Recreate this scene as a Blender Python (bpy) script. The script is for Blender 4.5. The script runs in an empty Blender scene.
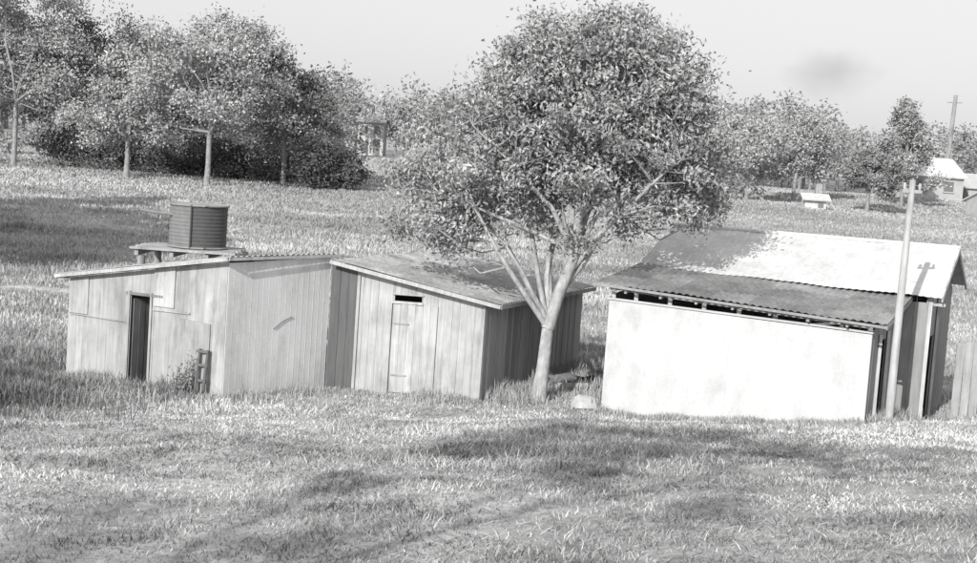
import bpy, math, random
import numpy as np
from mathutils import Matrix, Vector
R = np.random.default_rng(11)
random.seed(7)
scene = bpy.context.scene
COL = scene.collection

# ---------------------------------------------------------------- noise / terrain
def _grid(seed):
    return np.random.default_rng(seed).random((256, 256))
_G = {}
def vn(x, y, scale, seed=1):
    if seed not in _G: _G[seed] = _grid(seed)
    g = _G[seed]
    x = np.asarray(x, float)/scale + 1000.3; y = np.asarray(y, float)/scale + 1000.7
    xi = np.floor(x).astype(int); yi = np.floor(y).astype(int)
    fx = x-xi; fy = y-yi
    fx = fx*fx*(3-2*fx); fy = fy*fy*(3-2*fy)
    a = g[xi % 256, yi % 256]; b = g[(xi+1) % 256, yi % 256]
    c = g[xi % 256, (yi+1) % 256]; d = g[(xi+1) % 256, (yi+1) % 256]
    return (a*(1-fx)+b*fx)*(1-fy)+(c*(1-fx)+d*fx)*fy

def T(x, y):
    x = np.asarray(x, float); y = np.asarray(y, float)
    w = 25.2-y+0.35*(np.clip(x, -30, 30)+2)
    w = np.where(w > 20, w, np.log1p(np.exp(np.clip(w*2.0, -40, 40)))/2.0)
    w = np.clip(w, 0, 80)
    h = 3.2*(1-np.exp(-0.19*w/3.2))
    s = np.clip(y-38, 0, None)
    h = h+10.5*(1-np.exp(-s/190))*(s/(s+3.0))
    near = np.clip(1-np.abs(y-16)/60, 0, 1)
    h = h+(vn(x, y, 2.3, 3)-0.5)*0.18*near+(vn(x, y, 0.7, 4)-0.5)*0.09*near
    h = h+(vn(x, y, 25, 5)-0.5)*1.2*np.clip((y-45)/60, 0, 1)
    return h

# ---------------------------------------------------------------- mesh builder
class Geo:
    def __init__(s): s.v=[]; s.f=[]; s.n=0
    def add(s, v, f, mat=0, tone=1.0, smooth=False):
        v = np.asarray(v, float).reshape(-1, 3); f = np.asarray(f, int)
        t = np.broadcast_to(np.asarray(tone, float), (len(f),))
        s.v.append(v); s.f.append((f+s.n, mat, t, smooth)); s.n += len(v)
    def box8(s, p, mat=0, tone=1.0):
        s.add(p, [[0,3,2,1],[4,5,6,7],[0,1,5,4],[1,2,6,5],[2,3,7,6],[3,0,4,7]], mat, tone)
    def beam(s, a, b, w, h, mat=0, tone=1.0, up=(0,0,1)):
        a=np.array(a,float); b=np.array(b,float); d=b-a; d/=np.linalg.norm(d)
        up=np.array(up,float); up/=np.linalg.norm(up)
        if abs(d@up)>0.95: up=np.array([1.0,0,0])
        r=np.cross(d,up); r/=np.linalg.norm(r); u=np.cross(r,d)
        r=r*w/2; u=u*h/2
        s.box8([a-r-u,a+r-u,a+r+u,a-r+u,b-r-u,b+r-u,b+r+u,b-r+u], mat, tone)
    def tube(s, pts, rad, sides=8, mat=0, tone=1.0):
        pts=np.asarray(pts,float); n=len(pts); V=[]
        for i in range(n):
            d=pts[min(i+1,n-1)]-pts[max(i-1,0)]; d/=np.linalg.norm(d)+1e-9
            ref=np.array([1.0,0,0]) if abs(d[0])<0.9 else np.array([0,1.0,0])
            a=np.cross(d,ref); a/=np.linalg.norm(a); b=np.cross(d,a)
            for k in range(sides):
                t=2*math.pi*k/sides
                V.append(pts[i]+rad[i]*(a*math.cos(t)+b*math.sin(t)))
        F=[]
        for i in range(n-1):
            for k in range(sides):
                k2=(k+1)%sides
                F.append([i*sides+k,i*sides+k2,(i+1)*sides+k2,(i+1)*sides+k])
        s.add(V,F,mat,tone,True)
    def build(s, name, mats, parent=None):
        me=bpy.data.meshes.new(name)
        V=np.concatenate(s.v); me.vertices.add(len(V)); me.vertices.foreach_set('co',V.ravel())
        li=np.concatenate([f.ravel() for f,_,_,_ in s.f])
        cnt=np.concatenate([np.full(len(f),f.shape[1]) for f,_,_,_ in s.f])
        st=np.concatenate([[0],np.cumsum(cnt)[:-1]])
        me.loops.add(len(li)); me.loops.foreach_set('vertex_index',li.astype(np.int32))
        me.polygons.add(len(cnt)); me.polygons.foreach_set('loop_start',st.astype(np.int32))
        me.polygons.foreach_set('loop_total',cnt.astype(np.int32))
        me.polygons.foreach_set('material_index',np.concatenate([np.full(len(f),m) for f,m,_,_ in s.f]).astype(np.int32))
        me.polygons.foreach_set('use_smooth',np.concatenate([np.full(len(f),sm) for f,_,_,sm in s.f]).astype(bool))
        at=me.attributes.new('tone','FLOAT','FACE')
        at.data.foreach_set('value',np.concatenate([t for _,_,t,_ in s.f]).astype(np.float32))
        for m in mats: me.materials.append(m)
        me.update(calc_edges=True); me.validate()
        o=bpy.data.objects.new(name,me); COL.objects.link(o)
        if parent: o.parent=parent
        return o
def empty(name, loc=(0,0,0)):
    o=bpy.data.objects.new(name,None); COL.objects.link(o); o.empty_display_size=0.3
    return o

# ---------------------------------------------------------------- materials (monochrome place)
def mat(name, lo, hi, scale=(3,3,3), rough=0.9, bump=0.0, detail=6, fine=None, metal=0.0, spec=0.2, diffuse=False, stain=None):
    m=bpy.data.materials.new(name); m.use_nodes=True
    nt=m.node_tree; N=nt.nodes; L=nt.links; N.clear()
    out=N.new('ShaderNodeOutputMaterial')
    if diffuse:
        b=N.new('ShaderNodeBsdfDiffuse'); cin=b.inputs['Color']
    else:
        b=N.new('ShaderNodeBsdfPrincipled'); cin=b.inputs['Base Color']
        b.inputs['Roughness'].default_value=rough; b.inputs['Metallic'].default_value=metal
        b.inputs['Specular IOR Level'].default_value=spec
    tc=N.new('ShaderNodeTexCoord')
    def noise(sc, lo_, hi_, det, a=0.3, c=0.7):
        mp=N.new('ShaderNodeMapping'); mp.inputs['Scale'].default_value=sc
        L.new(tc.outputs['Object'],mp.inputs['Vector'])
        no=N.new('ShaderNodeTexNoise'); no.inputs['Scale'].default_value=1.0; no.inputs['Detail'].default_value=det
        no.inputs['Roughness'].default_value=0.65
        L.new(mp.outputs[0],no.inputs['Vector'])
        mr=N.new('ShaderNodeMapRange'); mr.inputs['From Min'].default_value=a; mr.inputs['From Max'].default_value=c
        mr.inputs['To Min'].default_value=lo_; mr.inputs['To Max'].default_value=hi_
        L.new(no.outputs['Fac'],mr.inputs['Value'])
        return no, mr.outputs[0]
    def mul(a,c):
        mu=N.new('ShaderNodeMath'); mu.operation='MULTIPLY'; L.new(a,mu.inputs[0]); L.new(c,mu.inputs[1]); return mu.outputs[0]
    at=N.new('ShaderNodeAttribute'); at.attribute_name='tone'
    no,val=noise(scale,lo,hi,detail)
    val=mul(val,at.outputs['Fac'])
    if fine: val=mul(val,noise((fine[0],)*3,fine[1],fine[2],3)[1])
    if stain: val=mul(val,noise(stain[0],stain[1],1.0,5,0.36,0.5)[1])
    cb=N.new('ShaderNodeCombineColor')
    for k in range(3): L.new(val,cb.inputs[k])
    L.new(cb.outputs[0],cin)
    if bump>0:
        bu=N.new('ShaderNodeBump'); bu.inputs['Strength'].default_value=0.6; bu.inputs['Distance'].default_value=bump
        L.new(no.outputs['Fac'],bu.inputs['Height']); L.new(bu.outputs[0],b.inputs['Normal'])
    L.new(b.outputs[0],out.inputs['Surface'])
    return m
M_plank=mat('weathered_timber',0.72,1.04,(18,18,1.2),0.9,0.006,fine=(1.6,0.83,1.1),stain=((2.5,2.5,.7),.74))
M_sheet=mat('limewashed_sheet',0.84,1.03,(2.2,2.2,0.8),0.9,0.006,fine=(35,0.88,1.05),stain=((1.2,1.2,1.0),.86))
M_dark=mat('dark_timber',0.7,1.0,(10,10,1.5),0.95,0.004)
M_roof=mat('rusted_iron_roof',0.6,1.2,(1.6,1.6,1.6),0.85,0.0,fine=(14,0.7,1.2))
M_iron=mat('galvanised_iron',0.78,1.05,(2,2,1),0.75,0.0,fine=(10,0.88,1.08))
M_bark=mat('gum_bark',0.6,1.1,(12,12,3),0.95,0.01,fine=(5,0.75,1.15))
M_leaf=mat('leaf',0.85,1.1,(1.5,1.5,1.5),diffuse=True,detail=1)
M_grass=mat('grass_blade',0.85,1.1,(0.8,0.8,0.8),diffuse=True,detail=1)
M_ground=mat('ground',0.28,0.55,(0.5,0.9,0.5),1.0,0.04,detail=12,fine=(9,0.65,1.2))
M_stone=mat('stone',0.7,1.0,(6,6,6),0.9,0.01)

# ---------------------------------------------------------------- ground
def track(x,y):   # worn track across the paddock left of the sheds
    d=np.abs(y-41.6-.12*(x+14)+.5*(vn(x,y,2,61)-.5))
    return np.clip(1.3-d/.55,0,1)*np.clip((-6-x)/3,0,1)
def ax(vals):
    return np.unique(np.round(np.concatenate(vals),3))
xs=ax([np.arange(-16,16.1,0.25),np.arange(-60,60,1.0),np.arange(-300,300,12),np.array([-3000,-1500,-800,-450,450,800,1500,3000])])
ys=ax([np.arange(6,45,0.25),np.arange(-12,70,1.0),np.arange(70,150,3),np.arange(150,400,12),np.array([-600,-200,-60,-30,500,700,1000,1600,3000])])
X,Y=np.meshgrid(xs,ys); Z=T(X,Y)
g=Geo(); nx=len(xs); ny=len(ys)
idx=np.arange(nx*ny).reshape(ny,nx)
F=np.stack([idx[:-1,:-1],idx[:-1,1:],idx[1:,1:],idx[1:,:-1]],-1).reshape(-1,4)
cx=X.ravel()[F].mean(1); cy=Y.ravel()[F].mean(1)
tone=(0.75+0.5*vn(cx,cy,9,11))*(1+.6*track(cx,cy))
g.add(np.stack([X,Y,Z],-1).reshape(-1,3),F,0,tone,True)
g.build('ground',[M_ground])

# ---------------------------------------------------------------- walls helper
def planks(g, P0, P1, top0, top1, width, tlo, thi, openings=(), thick=0.025, gap=0.005, base=-0.35, mat=0, jit=0.006):
    P0=np.array(P0,float); P1=np.array(P1,float); L=np.linalg.norm(P1-P0); d=(P1-P0)/L
    n=np.array([d[1],-d[0]])
    edges=[0.0]
    while edges[-1]<L-width*0.6: edges.append(edges[-1]+width*random.uniform(0.93,1.07))
    edges[-1]=L
    for o in openings: edges+= [o[0],o[1]]
    edges=sorted(e for e in edges if 0<=e<=L)
    ee=[edges[0]]
    for e in edges[1:]:
        if e-ee[-1]>0.012: ee.append(e)
    for a,b in zip(ee[:-1],ee[1:]):
        t=random.uniform(tlo,thi); off=random.uniform(-jit,jit); rag=random.uniform(0,.03)
        mid=(a+b)/2
        segs=[(base,None)]
        for o in openings:
            if o[0]-1e-3<=mid<=o[1]+1e-3:
                ns=[]
                for lo,hi in segs:
                    H=hi if hi is not None else 99
                    if o[2]>lo+0.02: ns.append((lo,o[2]))
                    if o[3]<H: ns.append((o[3],hi))
                segs=ns
        for lo,hi in segs:
            pa=P0+d*(a+gap/2); pb=P0+d*(b-gap/2)
            ta=top0+(top1-top0)*a/L-rag if hi is None else hi
            tb=top0+(top1-top0)*b/L-rag if hi is None else hi
            o1=n*(thick/2+off); o2=n*(-thick/2+off)
            g.box8([(*(pa+o1),lo),(*(pb+o1),lo),(*(pb+o2),lo),(*(pa+o2),lo),
                    (*(pa+o1),ta),(*(pb+o1),tb),(*(pb+o2),tb),(*(pa+o2),ta)],mat,t)

def corr_roof(g, a, b, c, d, pitch=0.15, amp=0.014, mat=0, tlo=0.9, thi=1.1, sheet=0.8, rows=4):
    a,b,c,d=[np.array(p,float) for p in (a,b,c,d)]
    L=np.linalg.norm(b-a); n=max(8,int(L/pitch*6))
    u=np.linspace(0,1,n+1); v=np.linspace(0,1,rows+1)
    U,Vv=np.meshgrid(u,v)
    P=(a[None,None]*(1-U)[...,None]*(1-Vv)[...,None]+b*(U*(1-Vv))[...,None]+c*(U*Vv)[...,None]+d*((1-U)*Vv)[...,None])
    P[...,2]+=amp*np.sin(U*L/pitch*2*math.pi)+0.04*(vn(P[...,0]*3,P[...,1]*3,2,21)-0.5)
    idx=np.arange((n+1)*(rows+1)).reshape(rows+1,n+1)
    F=np.stack([idx[:-1,:-1],idx[:-1,1:],idx[1:,1:],idx[1:,:-1]],-1)
    st=np.floor((np.arange(n)/n)*L/sheet).astype(int)
    tv=R.uniform(tlo,thi,(rows,st.max()+1))
    g.add(P.reshape(-1,3),F.reshape(-1,4),mat,tv[:,st].ravel(),True)

# ================================================================ shed A (left)
A1=np.array([-8.63,27.6]); A2=np.array([-5.09,26.15]); A3=np.array([-3.36,28.35]); A4=A1+(A3-A2)
shedA=empty('corrugated_iron_shed')
g=Geo()
planks(g,A1,A2,2.10,2.76,0.2,0.50,0.58,openings=[(1.56,2.02,-0.4,1.86)],gap=.003,jit=.003)
LA=np.linalg.norm(A2-A1); dA=(A2-A1)/LA; nA=np.array([dA[1],-dA[0]])
planks(g,A3,A4,2.72,2.08,0.2,0.4,0.5); planks(g,A4,A1,2.08,2.10,0.2,0.4,0.5)
p=A1+nA*0.035
g.beam((*(p+dA*2.1),1.62),(*(p+dA*3.0),1.63),0.02,0.03,0,0.56)
g.beam((*(p+dA*0.05),1.33),(*(p+dA*1.5),1.3),0.02,0.02,0,0.5)
planks(g,A1+dA*2.12+nA*0.03,A1+dA*2.62+nA*0.03,2.47,2.56,0.5,0.60,0.64,base=1.7)
planks(g,A1+dA*0.02+nA*0.03,A1+dA*0.5+nA*0.03,2.10,2.16,0.48,0.56,0.6,base=1.35)
planks(g,A1+dA*2.75+nA*0.03,A1+dA*3.5+nA*0.03,1.55,1.5,0.75,0.48,0.5,base=-.2)
g.build('timber_walls',[M_plank],shedA)
g=Geo()
planks(g,A2,A3,2.74,2.80,0.62,0.80,0.84,jit=0.002,gap=0.003)
d2=(A3-A2)/np.linalg.norm(A3-A2); n2=np.array([d2[1],-d2[0]])
L2=np.linalg.norm(A3-A2)
for s in np.arange(0.155,L2,0.155):
    q=A2+d2*s+n2*0.013
    g.beam((*q,-0.3),(*q,2.72),0.012,0.004,0,0.78)
q0=A2+d2*1.25+n2*.03; q1=A2+d2*1.75+n2*.03
g.tube([(*q0,1.35),(*((q0+q1)/2),1.5),(*q1,1.58)],[.008]*3,5,0,.15)
g.build('limewashed_wall',[M_sheet],shedA)
g=Geo()
q=A1+dA*1.52+nA*0.03; g.beam((*q,-0.3),(*q,1.95),0.05,0.04,0,0.5)
q=A1+dA*2.06+nA*0.03; g.beam((*q,-0.3),(*q,1.95),0.05,0.04,0,0.55)
g.beam((*(A1+dA*1.45+nA*0.03),1.9),(*(A1+dA*2.35+nA*0.03),1.9),0.05,0.05,0,0.3)
planks(g,A1+dA*1.58-nA*0.05,A1+dA*1.72-nA*0.7,1.8,1.8,0.15,0.2,0.26)
g.build('door',[M_plank],shedA)
g=Geo()
ov=0.22
a=A1-dA*ov+nA*0.2; b=A2+dA*0.12+nA*0.2; c=A3+dA*0.12-nA*0.15; d=A4-dA*ov-nA*0.15
corr_roof(g,(*d,2.12),(*a,2.14),(*b,2.86),(*c,2.88),mat=0,tlo=0.5,thi=0.62)
g.build('roof',[M_iron],shedA)
g=Geo()
o=nA*0.02
g.beam((*(a+o),2.09),(*(b+o),2.81),0.03,0.07,0,0.60)
g.beam((*(b+n2*0.02),2.81),(*(c+n2*0.02),2.84),0.03,0.06,0,0.6)
g.beam((*a,2.08),(*d,2.06),0.03,0.08,0,0.6)
g.build('fascia',[M_plank],shedA)
g=Geo()
for P,z in ((A1,2.0),(A4,2.0),(A3,2.65),(A2,2.66)):
    q=P-(P-(A1+A3)/2)*0.03
    g.beam((*q,-0.3),(*q,z),0.08,0.08,0,0.4)
g.build('frame_posts',[M_plank],shedA)

# ================================================================ shed B (middle)
B1=A3+np.array([0.04,0.0]); B2=np.array([0.0,28.2]); dv=np.array([2.4,5.6]); B3=B2+dv; B4=B1+dv
shedB=empty('timber_shed')
LB=np.linalg.norm(B2-B1); dB=(B2-B1)/LB; nB=np.array([dB[1],-dB[0]])
g=Geo()
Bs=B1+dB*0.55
t0=2.68; t1=2.04
tt=lambda s: t0+(t1-t0)*s/LB
planks(g,Bs,B2,tt(0.55),t1,0.16,0.54,0.64,openings=[(0.82,1.4,1.98,2.1)],gap=.004)
planks(g,B3,B4,t1,t0,0.2,0.4,0.5); planks(g,B4,B1,t0,t0,0.2,0.4,0.5)
for s,w in ((0.6,0.06),(LB-0.04,0.07)):
    q=B1+dB*s+nB*0.03; g.beam((*q,-0.3),(*q,tt(s)-0.03),w,0.03,0,0.6)
q0=B1+dB*1.32+nB*0.035; q1=B1+dB*1.98+nB*0.035
g.beam((*q0,2.13),(*q1,2.13),0.03,0.03,0,0.6); g.beam((*q0,1.95),(*q1,1.95),0.03,0.04,0,0.68)
g.build('front_wall',[M_plank],shedB)
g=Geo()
planks(g,B1,Bs,tt(0),tt(0.55),0.18,0.16,0.18)  # dark-toned boards stand in for the shadow strip beside shed A
g.build('shade_strip_boards',[M_dark],shedB)
g=Geo()
planks(g,B2,B3,t1,t1,0.2,0.34,0.5,gap=0.02)
g.build('side_wall',[M_dark],shedB)
g=Geo()
da=B1+dB*1.36+nB*0.03; db=B1+dB*2.3+nB*0.03
planks(g,da,db,1.93,1.93,0.155,0.58,0.68,base=0.03,gap=0.004)
q=B1+dB*1.33+nB*0.02; g.beam((*q,0.0),(*q,1.93),0.012,0.02,0,0.15)
for z in (0.4,1.5):
    g.beam((*(da+nB*0.025+dB*0.02),z),(*(da+nB*0.025+dB*0.35),z),0.015,0.03,0,0.45)
g.build('door',[M_plank],shedB)
g=Geo()
a=B1+nB*0.25-dB*0.02; b=B2+nB*0.25+dB*0.3; c=B3+dB*0.3-nB*0.2; d=B4-dB*0.02-nB*0.2
corr_roof(g,(*d,t0+.08),(*a,t0+.10),(*b,t1+.04),(*c,t1+.04),mat=0,tlo=0.42,thi=0.56,sheet=0.75,rows=5)
g.build('roof',[M_roof],shedB)
g=Geo()
g.beam((*(a+nB*.02),t0+.05),(*(b+nB*.02),t1-.01),0.03,0.08,0,0.62)
g.beam((*(b+dB*.02),t1-.01),(*(c+dB*.02),t1-.01),0.03,0.09,0,0.45)
for s in np.arange(0.3,5.9,0.75):
    q=B2+dv/np.linalg.norm(dv)*s
    g.beam((*(q-dB*0.2),t1+0.03),(*(q+dB*0.27),t1-0.03),0.05,0.06,0,0.35)
g.build('fascia',[M_plank],shedB)

# ================================================================ shed C (right, gabled with skillion)
C1=np.array([2.54,27.8]); ex=np.array([.907,-.421]); ex/=np.linalg.norm(ex); ey=np.array([-ex[1],ex[0]])
shedC=empty('gabled_shed')
def C(s,t,z=None):
    p=C1+ex*s+ey*t
    return p if z is None else (*p,z)
LC=5.36
g=Geo()
planks(g,C(0,0),C(LC,0),2.39,2.29,2.7,0.70,0.71,jit=0.001,gap=0.002,thick=0.03)
g.beam(C(-0.02,-0.03,2.40),C(LC+.02,-0.03,2.30),0.05,0.04,0,0.66)
g.build('front_wall',[M_sheet],shedC)
g=Geo()
for s in (0.06,0.55,1.28,2.0,2.72,3.45,4.1,4.75,5.3):
    g.beam(C(s,0.07,-0.3),C(s,0.07,2.66-0.045*s),0.08,0.08,0,0.7)
for s in (0.4,1.15,1.9,2.65,3.4,4.15,4.9):
    g.beam(C(s,-0.2,2.60-0.04*s),C(s,2.6,2.95-0.03*s),0.05,0.08,0,0.5)
g.beam(C(0,0.02,2.62),C(LC,0.02,2.40),0.06,0.07,0,0.4)
g.beam(C(4.1,0.0,2.3),C(4.75,-0.03,2.42),0.03,0.05,0,0.7)
g.build('posts_and_rafters',[M_plank],shedC)
g=Geo()
planks(g,C(LC,0),C(LC,2.6),2.33,2.75,0.2,0.3,0.42,openings=[(0.75,1.7,-0.4,2.05)])
planks(g,C(6.0,2.6),C(6.0,4.8),2.85,3.68,0.2,0.3,0.44,openings=[(0.5,1.5,-0.4,2.0)])
planks(g,C(6.0,4.8),C(6.0,7.0),3.68,2.85,0.2,0.3,0.44)
planks(g,C(LC,2.6),C(6.0,2.6),2.8,2.8,0.2,0.35,0.44)
planks(g,C(6.0,7.0),C(0,7.0),2.85,2.85,0.25,0.3,0.4)
planks(g,C(0,7.0),C(0,4.8),2.85,3.68,0.25,0.3,0.4)
planks(g,C(0,4.8),C(0,2.6),3.68,2.85,0.25,0.3,0.4)
planks(g,C(0,2.6),C(0,0),2.8,2.45,0.25,0.3,0.4)
g.build('side_walls',[M_dark],shedC)
g=Geo()
g.beam(C(LC+.05,0.72,-.2),C(LC+.05,0.72,2.2),0.08,0.06,0,0.75)
g.beam(C(LC+.05,1.74,-.2),C(LC+.05,1.74,2.2),0.08,0.06,0,0.7)
g.beam(C(6.05,2.62,-.2),C(6.05,2.62,2.8),0.1,0.08,0,0.72)
g.beam(C(6.05,4.2,-.2),C(6.05,4.2,3.3),0.08,0.06,0,0.6)
g.beam(C(6.0,2.7,2.75),C(6.35,2.7,2.75),0.06,0.06,0,0.6)
g.build('door_frames',[M_plank],shedC)
g=Geo()
corr_roof(g,C(-.25,-.3,2.74),C(LC+.3,-.3,2.50),C(LC+.35,2.62,2.88),C(-.25,2.62,3.02),mat=0,tlo=0.28,thi=0.42,rows=3)
g.build('skillion_roof',[M_roof],shedC)
g=Geo()
g.beam(C(-.25,-.3,2.69),C(LC+.3,-.3,2.45),0.025,0.05,0,0.40)
g.beam(C(LC+.3,-.3,2.44),C(LC+.33,2.6,2.82),0.03,0.07,0,0.4)
g.beam(C(6.3,2.45,2.88),C(6.3,4.8,3.80),0.03,0.12,0,0.75)
g.beam(C(6.3,4.8,3.80),C(6.3,7.15,2.88),0.03,0.12,0,0.5)
g.build('fascia',[M_plank],shedC)
g=Geo()
corr_roof(g,C(-.25,2.4,2.97),C(6.3,2.4,2.92),C(6.3,4.8,3.86),C(-.25,4.8,3.84),mat=0,tlo=0.72,thi=0.77,rows=3,amp=.006)
corr_roof(g,C(-.25,4.8,3.84),C(6.3,4.8,3.86),C(6.3,7.2,2.92),C(-.25,7.2,2.97),mat=0,tlo=0.66,thi=0.72,rows=3,amp=.006)
g.tube([C(-.25,4.8,3.87),C(3,4.8,3.88),C(6.32,4.8,3.89)],[0.04]*3,8,0,0.75)
g.build('gable_roof',[M_iron],shedC)

# ================================================================ water tank on stand
tank=empty('water_tank')
tc=np.array([-6.85,31.3]); tb=2.60; tr=0.66; th=0.98
g=Geo()
nz=60; sides=48; V=[]
for i in range(nz+1):
    z=tb+th*i/nz; r=tr+0.006*math.sin(i/nz*th/0.085*2*math.pi)
    for k in range(sides):
        t=2*math.pi*k/sides; V.append((tc[0]+r*math.cos(t),tc[1]+r*math.sin(t),z))
Fq=[];tn=[]
for i in range(nz):
    for k in range(sides):
        k2=(k+1)%sides; Fq.append([i*sides+k,i*sides+k2,(i+1)*sides+k2,(i+1)*sides+k])
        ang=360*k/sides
        tn.append(0.24 if 180<ang<268 else .12)  # lit left side and shaded rest put into the tank's tone
g.add(V,Fq,0,tn,True)
V=[(tc[0]+(tr+.03)*math.cos(2*math.pi*k/sides),tc[1]+(tr+.03)*math.sin(2*math.pi*k/sides),tb+th) for k in range(sides)]+[(tc[0],tc[1],tb+th+0.06)]
g.add(V,[[k,(k+1)%sides,sides] for k in range(sides)],0,0.4)
for zz in (tb+0.01,tb+th):
    ring=[(tc[0]+(tr+.025)*math.cos(2*math.pi*k/sides),tc[1]+(tr+.025)*math.sin(2*math.pi*k/sides),zz) for k in range(sides+1)]
    g.tube(ring,[0.022]*(sides+1),6,0,0.35)
a0=math.radians(-92)
g.beam((tc[0]+(tr+.02)*math.cos(a0),tc[1]+(tr+.02)*math.sin(a0),tb),(tc[0]+(tr+.02)*math.cos(a0),tc[1]+(tr+.02)*math.sin(a0),tb+th+.02),0.05,0.03,0,0.08)
g.tube([(tc[0]-.5,tc[1]-.4,tb+.74),(tc[0]-.9,tc[1]-.45,tb+.76),(tc[0]-1.25,tc[1]-.5,tb+.80)],[0.035]*3,8,0,0.3)
g.build('corrugated_tank',[M_iron],tank)
g=Geo()
for dx in (-1.2,-.4,.4,1.0):
    g.beam((tc[0]+dx,tc[1]-.85,tb-.16),(tc[0]+dx,tc[1]+.85,tb-.16),0.09,0.12,0,0.45)
for dy in np.arange(-.85,.86,0.17):
    g.beam((tc[0]-1.25+random.uniform(-.1,.1),tc[1]+dy,tb-.05),(tc[0]+1.0+random.uniform(-.1,.1),tc[1]+dy,tb-.05),0.15,0.05,0,random.uniform(.45,.65))
for dx in (-1.1,.95):
    for dy in (-.75,.75):
        g.tube([(tc[0]+dx,tc[1]+dy,-.4),(tc[0]+dx,tc[1]+dy,tb-.22)],[.1,.09],8,0,.45)
g.beam((tc[0]-1.1,tc[1]-.75,.2),(tc[0]+.95,tc[1]-.75,tb-.4),.04,.09,0,.5)
g.build('timber_stand',[M_plank],tank)

# ================================================================ poles and small items
g=Geo()
px,py=7.93,25.75; pz=float(T(px,py))
g.tube([(px,py,pz-.5),(px,py,pz+1.5),(px+.01,py,pz+3.2),(px+.02,py,pz+4.72)],[.085,.08,.07,.06],12,0,.62)
g.beam((px-.17,py-.02,pz+4.5),(px+.2,py-.02,pz+4.5),.06,.06,0,.6)
for dx in (-.13,.16):
    g.tube([(px+dx,py-.02,pz+4.53),(px+dx,py-.02,pz+4.6),(px+dx,py-.02,pz+4.66)],[.02,.035,.02],8,0,.7)
g.build('utility_pole',[M_plank])
g=Geo()
fx,fy=46.5,140.0; fz=float(T(fx,fy))
g.tube([(fx,fy,fz),(fx+.3,fy,15.4)],[.3,.2],8,0,.4)
g.beam((fx-.5,fy,14.6),(fx+1.0,fy,14.65),.1,.1,0,.4)
g.build('utility_pole',[M_plank])

g=Geo()
def Aw(s,o,z): q=A1+dA*s+nA*o; return (*q,z)
g.tube([Aw(3.30,.18,-.1),Aw(3.31,.14,.5),Aw(3.33,.10,.98)],[.035,.03,.028],6,0,.2)
g.tube([Aw(3.50,.20,-.1),Aw(3.51,.15,.5),Aw(3.52,.10,.97)],[.035,.035,.03],6,0,.18)
for z in (.35,.66,.93): g.beam(Aw(3.27,.14,z),Aw(3.55,.14,z+.01),.02,.05,0,.22)
g.build('wooden_gate',[M_dark])

g=Geo()
f0=np.array([10.25,29.0]); f1=np.array([15.5,27.6])
for i in range(30):
    q=f0+(f1-f0)*i/30; qn=f0+(f1-f0)*(i+.97)/30; z=float(T(*q)); h=1.72+random.uniform(-.02,.02)
    g.beam((*((q+qn)/2),z-.2),(*((q+qn)/2),z+h),.175,.02,0,random.uniform(.50,.55),up=(0,1,0))
for z in (.4,1.4): g.beam((*(f0+[0,.04]),float(T(*f0))+z),(*(f1+[0,.04]),float(T(*f1))+z),.05,.07,0,.4)
g.build('paling_fence',[M_plank])

def rock(g,c,r,tone):
    n=10;m=7;V=[]
    ph=R.random(6)*6
    for i in range(m+1):
        for k in range(n):
            t=2*math.pi*k/n;p=math.pi*i/m
            d=np.array([math.sin(p)*math.cos(t),math.sin(p)*math.sin(t),math.cos(p)])
            q=1+.15*math.sin(3*d[0]+ph[0])+.12*math.sin(4*d[1]+ph[1])+.1*math.sin(5*d[2]+ph[2])
            d=np.sign(d)*np.abs(d)**.7
            V.append(np.array(c)+d*np.array(r)*q)
    g.add(V,[[i*n+k,i*n+(k+1)%n,(i+1)*n+(k+1)%n,(i+1)*n+k] for i in range(m) for k in range(n)],0,tone)
g=Geo(); rock(g,(2.25,28.0,.1),(.26,.2,.17),.6); g.build('stone_block',[M_stone])
g=Geo()
g.tube([(1.5,30.4,.15),(2.0,30.8,.2),(2.6,31.0,.18)],[.12,.13,.1],8,0,.35)
g.tube([(1.7,30.0,.12),(2.4,30.2,.14)],[.08,.07],8,0,.6)
g.build('fallen_log',[M_bark])

# ================================================================ foliage + trees
def leaves(g, C, L, W, tone, mat=1, droop=0.0):
    n=len(C)
    a=R.normal(size=(n,3)); a[:,2]-=droop; a/=np.linalg.norm(a,axis=1)[:,None]
    r=R.normal(size=(n,3)); b=np.cross(a,r); b/=np.linalg.norm(b,axis=1)[:,None]
    L=np.asarray(L)*R.uniform(.7,1.3,n); W=np.asarray(W)*R.uniform(.7,1.3,n)
    a=a*(L/2)[:,None]; b=b*(W/2)[:,None]
    V=np.stack([C-a,C+b,C+a,C-b],1).reshape(-1,3)
    g.add(V,np.arange(4*n).reshape(-1,4),mat,tone)

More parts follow.
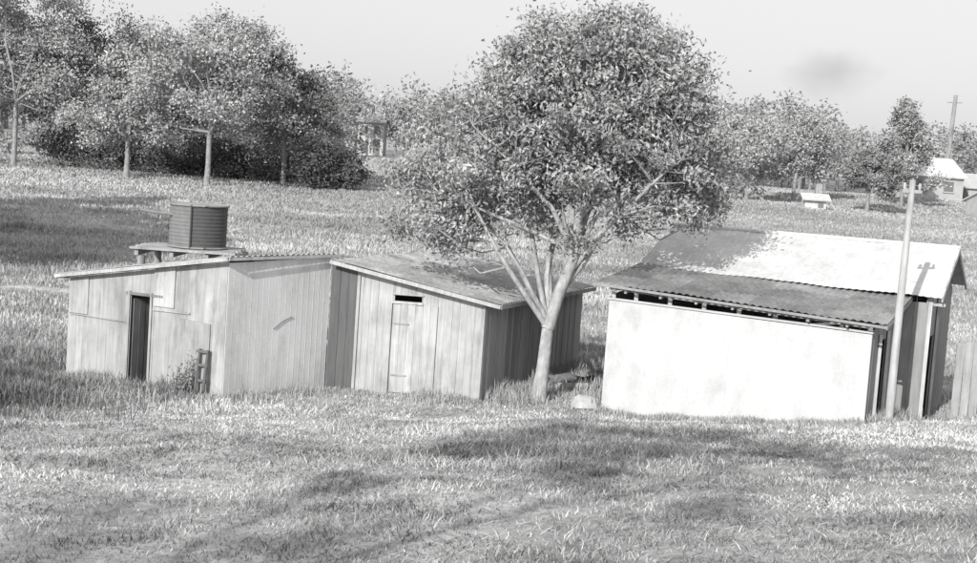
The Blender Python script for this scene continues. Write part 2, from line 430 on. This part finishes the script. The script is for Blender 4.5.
def tree(name, base, trunk_h, ells, nclump, nleaf, leafL, leafW, crad, trunk_r, tone=(.22,.34), bark=.45, limbs=5, lean=(0,0), droop=.4, shell=.35, leader=.55, limbr=.42, lo=0, minz=0.0):
    """ells: list of (dx,dy,cz,rx,ry,rz,weight) relative to base"""
    g=Geo()
    base=np.array(base,float)
    E=np.array([e[:6] for e in ells],float); w=np.array([e[6] for e in ells],float); w/=w.sum()
    k=R.choice(len(E),nclump,p=w)
    d=R.normal(size=(nclump,3)); d/=np.linalg.norm(d,axis=1)[:,None]
    rr=(shell+(1-shell)*R.random(nclump)**.6)
    cc=base+E[k,:3]+d*rr[:,None]*E[k,3:6]
    top=base+np.array([lean[0],lean[1],trunk_h])
    tp=[base+np.array([0,0,-.3]),base+np.array([0,0,.05]),base*.6+top*.4+np.array([.03,0,0])*trunk_h*.3,top]
    g.tube(tp,[trunk_r*1.5,trunk_r*1.15,trunk_r*.9,trunk_r*.8],10,0,bark)
    ld=base+E[0,:3]+np.array([.1,0,.3])*E[0,5]
    lp=[];lr=[]
    for q in range(7):
        t=q/6; p=top*(1-t)+ld*t+np.array([math.sin(t*5)*.05,math.cos(t*4)*.04-.04,0])*np.linalg.norm(ld-top)*min(1,t*3)
        lp.append(p); lr.append(trunk_r*(.8*(1-t)+.14))
    g.tube(lp,lr,8,0,bark)
    nodes=list(lp); nr=list(lr)
    order=np.argsort(-w)
    for i in range(limbs):
        e=E[order[i%len(E)]]
        tgt=base+e[:3]+R.normal(size=3)*e[3:6]*.4+np.array([0,0,.25*e[5]])
        tgt[2]=max(tgt[2],base[2]+minz)
        si=min(len(lp)-2,int(R.random()*leader*6)); s0=lp[si]
        if tgt[2]<s0[2]+.15*trunk_h: s0=lp[0]; si=0
        n=7; pts=[];rad=[]
        Ln=np.linalg.norm(tgt-s0); j=R.normal(size=3)*.06*Ln
        for q in range(n):
            t=q/(n-1); p=s0*(1-t)+tgt*t
            p=p+j*math.sin(t*math.pi)+np.array([0,0,lo*Ln*math.sin(t*math.pi)])+R.normal(size=3)*.012*Ln*(t>0)
            pts.append(p); rad.append(min(lr[si]*.8,trunk_r*limbr)*(1-t)+trunk_r*.07)
        g.tube(pts,rad,7,0,bark*R.uniform(.9,1.1))
        nodes+=pts[1:]; nr+=rad[1:]
    nodes=np.array(nodes); nr=np.array(nr)
    for c in cc:
        dist=np.linalg.norm(nodes-c,axis=1)+2.0*np.clip(nodes[:,2]-c[2]+.1,0,None)
        i=int(np.argmin(dist)); p0=nodes[i]; ln=np.linalg.norm(c-p0)
        if ln<.05: continue
        md=(p0+c)/2+R.normal(size=3)*.1*ln+np.array([0,0,-.04*ln])
        r0=min(nr[i]*.6,.010+.014*ln)
        g.tube([p0,md,c],[r0,r0*.7,r0*.3],5,0,bark*.9)
    m=nclump*nleaf
    kk=np.repeat(np.arange(nclump),nleaf)
    cr=crad*R.uniform(.6,1.3,nclump)
    off=R.normal(size=(m,3))*np.array([1,1,.7])*.5
    P=cc[kk]+off*cr[kk][:,None]
    ct=R.uniform(tone[0],tone[1],nclump)
    tn=ct[kk]*R.uniform(.75,1.25,m)
    leaves(g,P,leafL,leafW,tn,1,droop)
    return g.build(name,[M_bark,M_leaf])

# main foreground tree
bx,by=1.24,28.6
tree('gum_tree',(bx,by,float(T(bx,by))),1.6,
     [(.55,0,5.9,2.9,2.3,1.7,4.2),(.8,0,7.1,2.25,1.8,1.45,3.2),(-1.6,0,4.9,1.85,1.7,1.2,2.0),(2.4,.2,5.1,1.7,1.6,1.25,2.4),(-2.3,-.2,3.8,1.3,1.2,.7,.75),(0.0,0,6.4,2.2,1.9,1.3,1.7),(1.9,0,6.6,1.5,1.4,1.2,1.1),(.3,0,4.2,2.3,1.8,.8,.7)],
     570,165,.12,.05,.44,.165,tone=(.28,.50),bark=.55,limbs=18,lean=(.10,0),droop=.5,shell=.3,limbr=.36,leader=.85,lo=.07,minz=4.3)

def bg(name,x,y,h,cw,parts,tone,nl=150,leaf=.23,th=.3,bark=.4,tr=.18,ncl=None,cr=.115):
    z=float(T(x,y)); E=[]
    for (dx,cz,rx,rz,wt) in parts: E.append((dx*cw,R.uniform(-.3,.3)*cw,cz*h,rx*cw,rx*cw*.9,rz*h,wt))
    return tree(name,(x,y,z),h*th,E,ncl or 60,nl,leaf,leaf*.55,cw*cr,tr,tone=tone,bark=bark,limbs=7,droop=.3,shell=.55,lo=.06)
full=[(0,.6,.42,.24,3),(-.27,.47,.27,.2,1.5),(.3,.44,.27,.2,1.5),(.05,.84,.26,.15,1.5),(.3,.72,.2,.13,.8),(-.3,.74,.18,.12,.8)]
lopsided=[(-.1,.57,.36,.2,2.3),(.28,.45,.27,.2,1.5),(-.34,.4,.24,.15,1),(-.12,.85,.2,.13,1.3),(.2,.7,.22,.15,1)]
spready=[(-.3,.6,.3,.18,1.5),(.25,.66,.33,.2,2),(0,.82,.3,.16,1.5),(.35,.4,.2,.14,.8),(-.1,.45,.25,.12,.8)]
bg('gum_tree',-23.6,86,8.4,6.8,lopsided,(.36,.56),th=.3,ncl=80)  # pale crowns in this group: distance haze put into the leaf tone
bg('gum_tree',-18.0,84,11.0,9.6,full,(.34,.56),th=.3,ncl=130)
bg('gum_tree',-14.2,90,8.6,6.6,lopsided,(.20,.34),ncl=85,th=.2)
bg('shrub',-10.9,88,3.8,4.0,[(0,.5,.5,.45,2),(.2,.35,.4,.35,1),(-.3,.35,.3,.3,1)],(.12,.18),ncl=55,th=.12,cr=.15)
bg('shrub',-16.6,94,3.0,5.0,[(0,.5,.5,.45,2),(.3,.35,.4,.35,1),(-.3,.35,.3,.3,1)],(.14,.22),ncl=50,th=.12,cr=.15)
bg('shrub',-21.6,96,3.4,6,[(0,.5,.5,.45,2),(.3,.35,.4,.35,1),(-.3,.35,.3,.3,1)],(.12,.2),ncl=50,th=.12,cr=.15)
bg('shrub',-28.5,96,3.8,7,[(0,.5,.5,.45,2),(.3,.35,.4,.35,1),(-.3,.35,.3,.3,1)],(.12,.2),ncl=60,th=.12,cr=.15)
bg('gum_tree',-33.0,92,14.5,10,lopsided,(.32,.52),ncl=130,th=.3)
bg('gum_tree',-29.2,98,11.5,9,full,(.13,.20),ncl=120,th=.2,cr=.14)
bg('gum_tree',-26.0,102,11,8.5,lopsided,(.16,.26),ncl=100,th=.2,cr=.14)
bg('gum_tree',-38.5,94,13.5,9,full,(.2,.3),ncl=100)
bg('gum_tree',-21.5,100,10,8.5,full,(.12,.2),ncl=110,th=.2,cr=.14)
bg('gum_tree',-15.4,102,7.5,6.5,full,(.2,.32),ncl=70,th=.2)
# right middle distance
bg('gum_tree',20.9,112,6.8,7.0,lopsided,(.34,.5),leaf=.28,th=.2)
bg('gum_tree',26.8,121,8.2,8.5,full,(.36,.54),leaf=.28,th=.2,ncl=80)
bg('gum_tree',31.0,112,5.2,4.2,spready,(.24,.36),leaf=.28)
bg('gum_tree',36.8,122,9.8,6.2,[(0,.5,.42,.27,2),(0,.78,.2,.16,1),(0,.9,.08,.1,.5),(.1,.3,.45,.16,1)],(.3,.46),leaf=.28,ncl=85,th=.2)
bg('gum_tree',16.0,120,8.0,7.5,full,(.3,.44),leaf=.28,th=.2)
# trees standing left of the view: they throw the long shadow across the paddock
for (x_,y_,h_) in ((-20.8,42,10),(-24,48,10.5),(-27,54,10.5),(-25,40,10.5),(-21.5,45.5,9)):
    bg('gum_tree',x_,y_,h_,6.8,full,(.3,.42),ncl=90,leaf=.3,cr=.15)
# two open-crowned trees behind the viewpoint, dappling the slope in front
for (x_,y_) in ((-8.0,-4.5),(1.5,-7.0)):
    bg('gum_tree',x_,y_,11.5,7.5,[(-.2,.72,.35,.1,1.5),(.25,.8,.35,.09,1.5),(0,.88,.3,.08,1)],(.3,.42),ncl=36,nl=110,leaf=.2,th=.5,cr=.08)

# distant tree belt: one object
g=Geo()
def belt(x,y,h,w,tone,n,lf=.5):
    z=float(T(x,y))
    g.tube([(x,y,z-.2),(x+R.uniform(-.3,.3),y,z+h*.6)],[.2,.1],6,0,.36)
    E=R.integers(4,8)
    c=np.stack([R.normal(0,.25*w,E),R.normal(0,.2*w,E),R.uniform(.2,.85,E)*h],1)
    k=R.integers(0,E,n); d=R.normal(size=(n,3)); d/=np.linalg.norm(d,axis=1)[:,None]
    P=np.array([x,y,z])+c[k]+d*(R.random(n)**.4)[:,None]*np.array([w*.25,w*.25,h*.18])*R.uniform(.7,1.15,(n,1))
    P[:,2]=np.maximum(P[:,2],z+.3)
    ft=R.uniform(.75,1.2,E)
    leaves(g,P,lf,lf*.6,tone*ft[k]*R.uniform(.85,1.15,n),1,.2)
for i in range(430):
    y=R.uniform(145,225); x=R.uniform(-.45,.47)*y
    if abs(x/y+.0935)<.02 and y<178: continue
    if .27<x/y<.42 and y<155: continue
    h=R.uniform(7,12.0)
    if x/y>.24: h*=.85
    belt(x,y,h,R.uniform(6,9),R.uniform(.26,.46),360,.5)
for i in range(80):
    y=R.uniform(108,138); x=R.uniform(-.5,.5)*y
    if -.125<x/y<-.06 or x/y>.27 or .19<x/y<.255: continue
    belt(x,y,R.uniform(1.2,3.0),R.uniform(3,6),R.uniform(.28,.42),240,.34)
g.build('distant_trees',[M_bark,M_leaf])

# ================================================================ distant houses
def house(name,x,y,w,d,h,rh,wall,roof,windows,ang=0):
    e=empty(name); z=float(T(x,y))-.3; ca,sa=math.cos(ang),math.sin(ang)
    def P(a,b,c): return (x+a*ca-b*sa,y+a*sa+b*ca,z+c)
    g=Geo()
    g.add([P(-w/2,-d/2,0),P(w/2,-d/2,0),P(w/2,d/2,0),P(-w/2,d/2,0),P(-w/2,-d/2,h),P(w/2,-d/2,h),P(w/2,d/2,h),P(-w/2,d/2,h)],
          [[0,1,5,4],[1,2,6,5],[2,3,7,6],[3,0,4,7]],0,wall)
    g.add([P(-w/2,-d/2,h),P(-w/2,d/2,h),P(-w/2,0,h+rh),P(w/2,-d/2,h),P(w/2,d/2,h),P(w/2,0,h+rh)],[[0,1,2],[3,5,4]],0,wall)
    g.build('walls',[M_sheet],e)
    g=Geo(); o=.3
    g.beam(P(-w/2-o,-d/4-.15,h+rh/2-.02),P(w/2+o,-d/4-.15,h+rh/2-.02),math.hypot(d/2+.5,rh),.1,0,roof,up=(sa*rh,-ca*rh,d/2))
    g.beam(P(-w/2-o,d/4+.15,h+rh/2-.02),P(w/2+o,d/4+.15,h+rh/2-.02),math.hypot(d/2+.5,rh),.1,0,roof,up=(-sa*rh,ca*rh,d/2))
    g.beam(P(w*.2,.3,h+rh*.5),P(w*.2,.3,h+rh+.9),.5,.5,0,.4)
    g.build('roof',[M_iron],e)
    g=Geo()
    for (a,c,ww,hh) in windows:
        g.beam(P(a-ww/2,-d/2-.03,c),P(a+ww/2,-d/2-.03,c),.08,hh,0,.25)
        g.beam(P(a-ww/2-.1,-d/2-.05,c-hh/2-.06),P(a+ww/2+.1,-d/2-.05,c-hh/2-.06),.16,.12,0,.6)
    g.build('windows',[M_dark],e)
house('weatherboard_house',-15.7,168,3.2,5,4.4,1.0,.62,.4,[(-.8,3.4,.8,1.0),(.8,3.4,.8,1.0),(-.8,1.5,.8,1.0),(.8,1.4,.8,1.8)])
house('weatherboard_house',42.6,136,6.4,6,2.6,1.7,.58,.74,[(-1.8,1.6,1,1.0),(1.6,1.6,1,1.0)],.2)
house('weatherboard_house',50,140,6.5,6,1.9,1.3,.5,.6,[(-1.8,1.1,1,1.0),(1.6,1.1,1,1.0)],-.2)
house('weatherboard_house',45,118,5.0,5,1.6,1.1,.5,.62,[(-1.2,.9,.8,.8),(1.2,.9,.8,.8)],.4)
house('farm_hut',25.6,108,1.7,1.4,1.1,.3,.7,.7,[(.4,.6,.4,.4)])

# ================================================================ grass
def inpoly(px,py,poly):
    ins=np.zeros(len(px),bool); n=len(poly); j=n-1
    for i in range(n):
        xi,yi=poly[i]; xj,yj=poly[j]
        c=((yi>py)!=(yj>py))&(px<(xj-xi)*(py-yi)/(yj-yi+1e-12)+xi)
        ins^=c; j=i
    return ins
polys=[[A1,A2,A3,A4],[B1,B2,B3,B4],[C(0,0),C(LC,0),C(LC,2.6),C(6,2.6),C(6,7),C(0,7)]]
def blades(g,x,y,h,w,tone,lay):
    keep=np.ones(len(x),bool)
    for p in polys: keep&=~inpoly(x,y,p)
    x,y,h,w,tone,lay=[a[keep] for a in (x,y,h,w,tone,lay)]
    n=len(x); z=T(x,y)-.01
    th=R.uniform(0,2*math.pi,n); ll=R.uniform(0,2*math.pi,n)
    dx=np.cos(th)*w/2; dy=np.sin(th)*w/2
    sx=np.cos(ll)*h*lay; sy=np.sin(ll)*h*lay; hz=h*np.sqrt(np.clip(1-lay**2*.98,.02,1))
    P0=np.stack([x-dx,y-dy,z],1); P1=np.stack([x+dx,y+dy,z],1)
    m=np.stack([x+sx*.4,y+sy*.4,z+hz*.65],1)
    P2=m+np.stack([dx,dy,0*dx],1)*.7; P3=m-np.stack([dx,dy,0*dx],1)*.7
    P4=np.stack([x+sx,y+sy,z+hz],1)
    V=np.stack([P0,P1,P2,P3,P4],1).reshape(-1,3); b=np.arange(n)*5
    g.add(V,np.stack([b,b+1,b+2,b+3],1),0,tone)
    g.f.append((np.stack([b+3,b+2,b+4],1)+(g.n-len(V)),0,tone,False))
g=Geo()
N=320000
y=8.3+(31-8.3)*R.random(N)**.8; x=(R.random(N)*2-1)*(.40*y+1.8)
streak=vn(x*.45,y*1.6,1.6,33)
pat=vn(x,y,1.1,31)*.3+vn(x,y,.3,32)*.35+streak*.55
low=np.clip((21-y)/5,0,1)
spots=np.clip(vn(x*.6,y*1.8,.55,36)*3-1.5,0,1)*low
shade_bands=np.clip(vn(x*.35,y*1.2,1.5,39)*3-1.4,0,1)*low  # shadow bands across the near slope, painted into the blade tone
pat=np.clip((pat-.3)/.6,0,1)
clump=np.clip(vn(x,y,.32,40)*2.4-.9,0,1)
h=.025+.05*vn(x,y,.6,34)**1.5+.04*R.random(N)+.07*clump*R.random(N)
h*=.8+.7*(vn(x,y,2.2,35)>.62)
w=(.005+.0007*y)*R.uniform(.6,1.4,N)
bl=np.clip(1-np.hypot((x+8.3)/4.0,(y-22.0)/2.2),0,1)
tone=(.32+.44*pat)*(1-.5*spots)*(1-.3*shade_bands)*(1-.5*bl)*R.uniform(.5,1.4,N)
lay=R.uniform(.4,1.0,N)
thin=(R.random(N)<(.3+.7*np.clip(vn(x,y,.9,37)*1.8-.2,0,1)))
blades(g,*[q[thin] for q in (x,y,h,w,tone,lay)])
# cut straw and twigs lying flat
N=46000
y=8.3+(22-8.3)*R.random(N)**.9; x=(R.random(N)*2-1)*(.40*y+1.8)
k=R.random(N)<vn(x*.6,y,1.3,38)*1.5-.25
blades(g,*[q[k] for q in (x,y,R.uniform(.06,.28,N),R.uniform(.005,.012,N),R.choice([.08,.5,.68],N,p=[.5,.32,.18])*R.uniform(.8,1.2,N),R.uniform(.95,1.0,N))])
def edge(P,Q,n,hh,spread=.35):
    t=R.random(n); P=np.array(P);Q=np.array(Q); d=(Q-P)/np.linalg.norm(Q-P); nn=np.array([d[1],-d[0]])
    q=P+(Q-P)*t[:,None]+nn*(np.abs(R.normal(0,spread,n))+.04)[:,None]
    hv=vn(q[:,0],q[:,1],.5,71)
    blades(g,q[:,0],q[:,1],hh*R.uniform(.4,1.2,n)*(.3+1.1*hv),R.uniform(.010,.02,n),R.uniform(.3,.62,n),R.uniform(.05,.7,n))
edge(A1,A2,2600,.22); edge(A2,A3,2200,.2); edge(B1,B2,2600,.2); edge(B2,B3,3000,.35,.6); edge(C(0,0),C(LC,0),4500,.17)
edge(C(LC,0),C(LC,2.6),900,.3); edge(C(0,7),C(0,0),2500,.4,.5); edge(A4,A1,1500,.4,.4)
n=30000; x=R.normal(-10.5,1.8,n); y=R.normal(26.0,1.9,n)
blades(g,x,y,R.uniform(.15,.5,n)*(.3+vn(x,y,.9,41)),R.uniform(.015,.028,n),R.uniform(.24,.52,n)*(.2+.9*vn(x,y,.7,42)),R.uniform(.1,.8,n))
# paddock behind
N=150000
y=29+(75-29)*R.random(N)**1.1; x=(R.random(N)*2-1)*(.42*y+2)
pat=vn(x,y,5,51)*.4+vn(x*.5,y*1.5,2.2,52)*.6
h=(.08+.22*vn(x,y,1.8,53)**2+.08*R.random(N))*(1-.9*track(x,y))
blades(g,x,y,h,.001*y*R.uniform(.6,1.4,N),(.20+.48*pat)*R.uniform(.75,1.25,N),R.uniform(.1,.8,N))
N=110000
y=75+(150-75)*R.random(N)**1.1; x=(R.random(N)*2-1)*(.42*y+3)
pat=vn(x*.6,y*1.2,6,54)*.5+vn(x,y*2,14,55)*.5
blades(g,x,y,R.uniform(.08,.22,N),.0012*y*R.uniform(.6,1.4,N),(.24+.38*pat)*R.uniform(.85,1.15,N),R.uniform(.1,.8,N))
g.build('grass',[M_grass])

g=Geo()
for s,o,hh in ((2.95,.3,.6),(3.12,.25,.85)):
    q=A1+dA*s+nA*o
    for k in range(6):
        tip=np.array([q[0]+R.normal(0,.09),q[1]+R.normal(0,.09),hh*R.uniform(.6,1.1)])
        g.tube([(q[0],q[1],-.05),(q[0]*.5+tip[0]*.5,q[1]*.5+tip[1]*.5,tip[2]*.55),tip],[.008,.006,.003],4,0,.3)
        P=np.array([q[0],q[1],0])+(tip-np.array([q[0],q[1],0]))*R.uniform(.3,1.05,16)[:,None]+R.normal(0,.04,(16,3))
        leaves(g,P,.08,.03,R.uniform(.25,.36,16),1,.1)
g.build('weed_plant',[M_bark,M_leaf])

# ================================================================ made-up smoke standing in for a dark stain in the sky
bpy.ops.mesh.primitive_uv_sphere_add(segments=32,ring_count=16,location=(35.9,150,17.6))
sm=bpy.context.object; sm.name='sky_smudge'; sm.scale=(7.2,4,4.2)
m=bpy.data.materials.new('smudge_volume'); m.use_nodes=True; nt=m.node_tree; nt.nodes.clear(); N=nt.nodes; L=nt.links
out=N.new('ShaderNodeOutputMaterial'); vp=N.new('ShaderNodeVolumePrincipled')
tcn=N.new('ShaderNodeTexCoord'); ln=N.new('ShaderNodeVectorMath'); ln.operation='LENGTH'
L.new(tcn.outputs['Object'],ln.inputs[0])
no=N.new('ShaderNodeTexNoise'); no.inputs['Scale'].default_value=1.8; no.inputs['Detail'].default_value=4
L.new(tcn.outputs['Object'],no.inputs['Vector'])
mr=N.new('ShaderNodeMapRange'); mr.inputs['From Min'].default_value=1.0; mr.inputs['From Max'].default_value=0.0; mr.inputs['To Min'].default_value=-.35; mr.inputs['To Max'].default_value=.55
L.new(ln.outputs['Value'],mr.inputs['Value'])
ad=N.new('ShaderNodeMath'); ad.operation='ADD'; L.new(mr.outputs[0],ad.inputs[0]); L.new(no.outputs['Fac'],ad.inputs[1])
sb=N.new('ShaderNodeMapRange'); sb.inputs['From Min'].default_value=.35; sb.inputs['From Max'].default_value=1.1; sb.inputs['To Min'].default_value=0; sb.inputs['To Max'].default_value=.14
L.new(ad.outputs[0],sb.inputs['Value']); L.new(sb.outputs[0],vp.inputs['Density'])
vp.inputs['Color'].default_value=(.5,.5,.5,1)
L.new(vp.outputs[0],out.inputs['Volume']); sm.data.materials.append(m)

# ================================================================ light, sky, camera
elev=math.radians(26)
sx,sy=-.42,-.907
sdir=Vector((sx*math.cos(elev),sy*math.cos(elev),math.sin(elev)))
sun=bpy.data.lights.new('sun','SUN'); sun.energy=3.8; sun.angle=math.radians(.5); sun.color=(1,.995,.985)
so=bpy.data.objects.new('sun',sun); COL.objects.link(so)
so.rotation_euler=(-sdir).to_track_quat('-Z','Y').to_euler(); so.location=(-20,-40,30)
W=bpy.data.worlds.new('World'); scene.world=W; W.use_nodes=True
nt=W.node_tree; nt.nodes.clear()
out=nt.nodes.new('ShaderNodeOutputWorld'); bgn=nt.nodes.new('ShaderNodeBackground'); sky=nt.nodes.new('ShaderNodeTexSky')
sky.sky_type='NISHITA'; sky.sun_disc=False; sky.sun_elevation=elev; sky.sun_rotation=math.atan2(sx,sy)
sky.dust_density=2.0; sky.air_density=1.0; sky.ozone_density=1.0
# the old film is blue sensitive and compresses highlights: the sky is read through its blue channel
sp=nt.nodes.new('ShaderNodeSeparateColor'); cb=nt.nodes.new('ShaderNodeCombineColor')
nt.links.new(sky.outputs[0],sp.inputs[0])
pw=nt.nodes.new('ShaderNodeMath'); pw.operation='POWER'; pw.inputs[1].default_value=.3
ml=nt.nodes.new('ShaderNodeMath'); ml.operation='MULTIPLY'; ml.inputs[1].default_value=3.35
nt.links.new(sp.outputs[2],pw.inputs[0]); nt.links.new(pw.outputs[0],ml.inputs[0])
for k in range(3): nt.links.new(ml.outputs[0],cb.inputs[k])
nt.links.new(cb.outputs[0],bgn.inputs['Color'])
bgn.inputs['Strength'].default_value=.15
nt.links.new(bgn.outputs[0],out.inputs['Surface'])

cam=bpy.data.cameras.new('camera'); cam.lens=49.45; cam.sensor_width=36; cam.clip_start=.1; cam.clip_end=6000
co=bpy.data.objects.new('camera',cam); COL.objects.link(co)
co.matrix_world=Matrix.Translation((0,0,5.0))@Matrix.Rotation(math.radians(85),4,'X')@Matrix.Rotation(math.radians(4.0),4,'Z')
scene.camera=co
scene.view_settings.view_transform='Standard'; scene.view_settings.look='None'; scene.view_settings.exposure=0
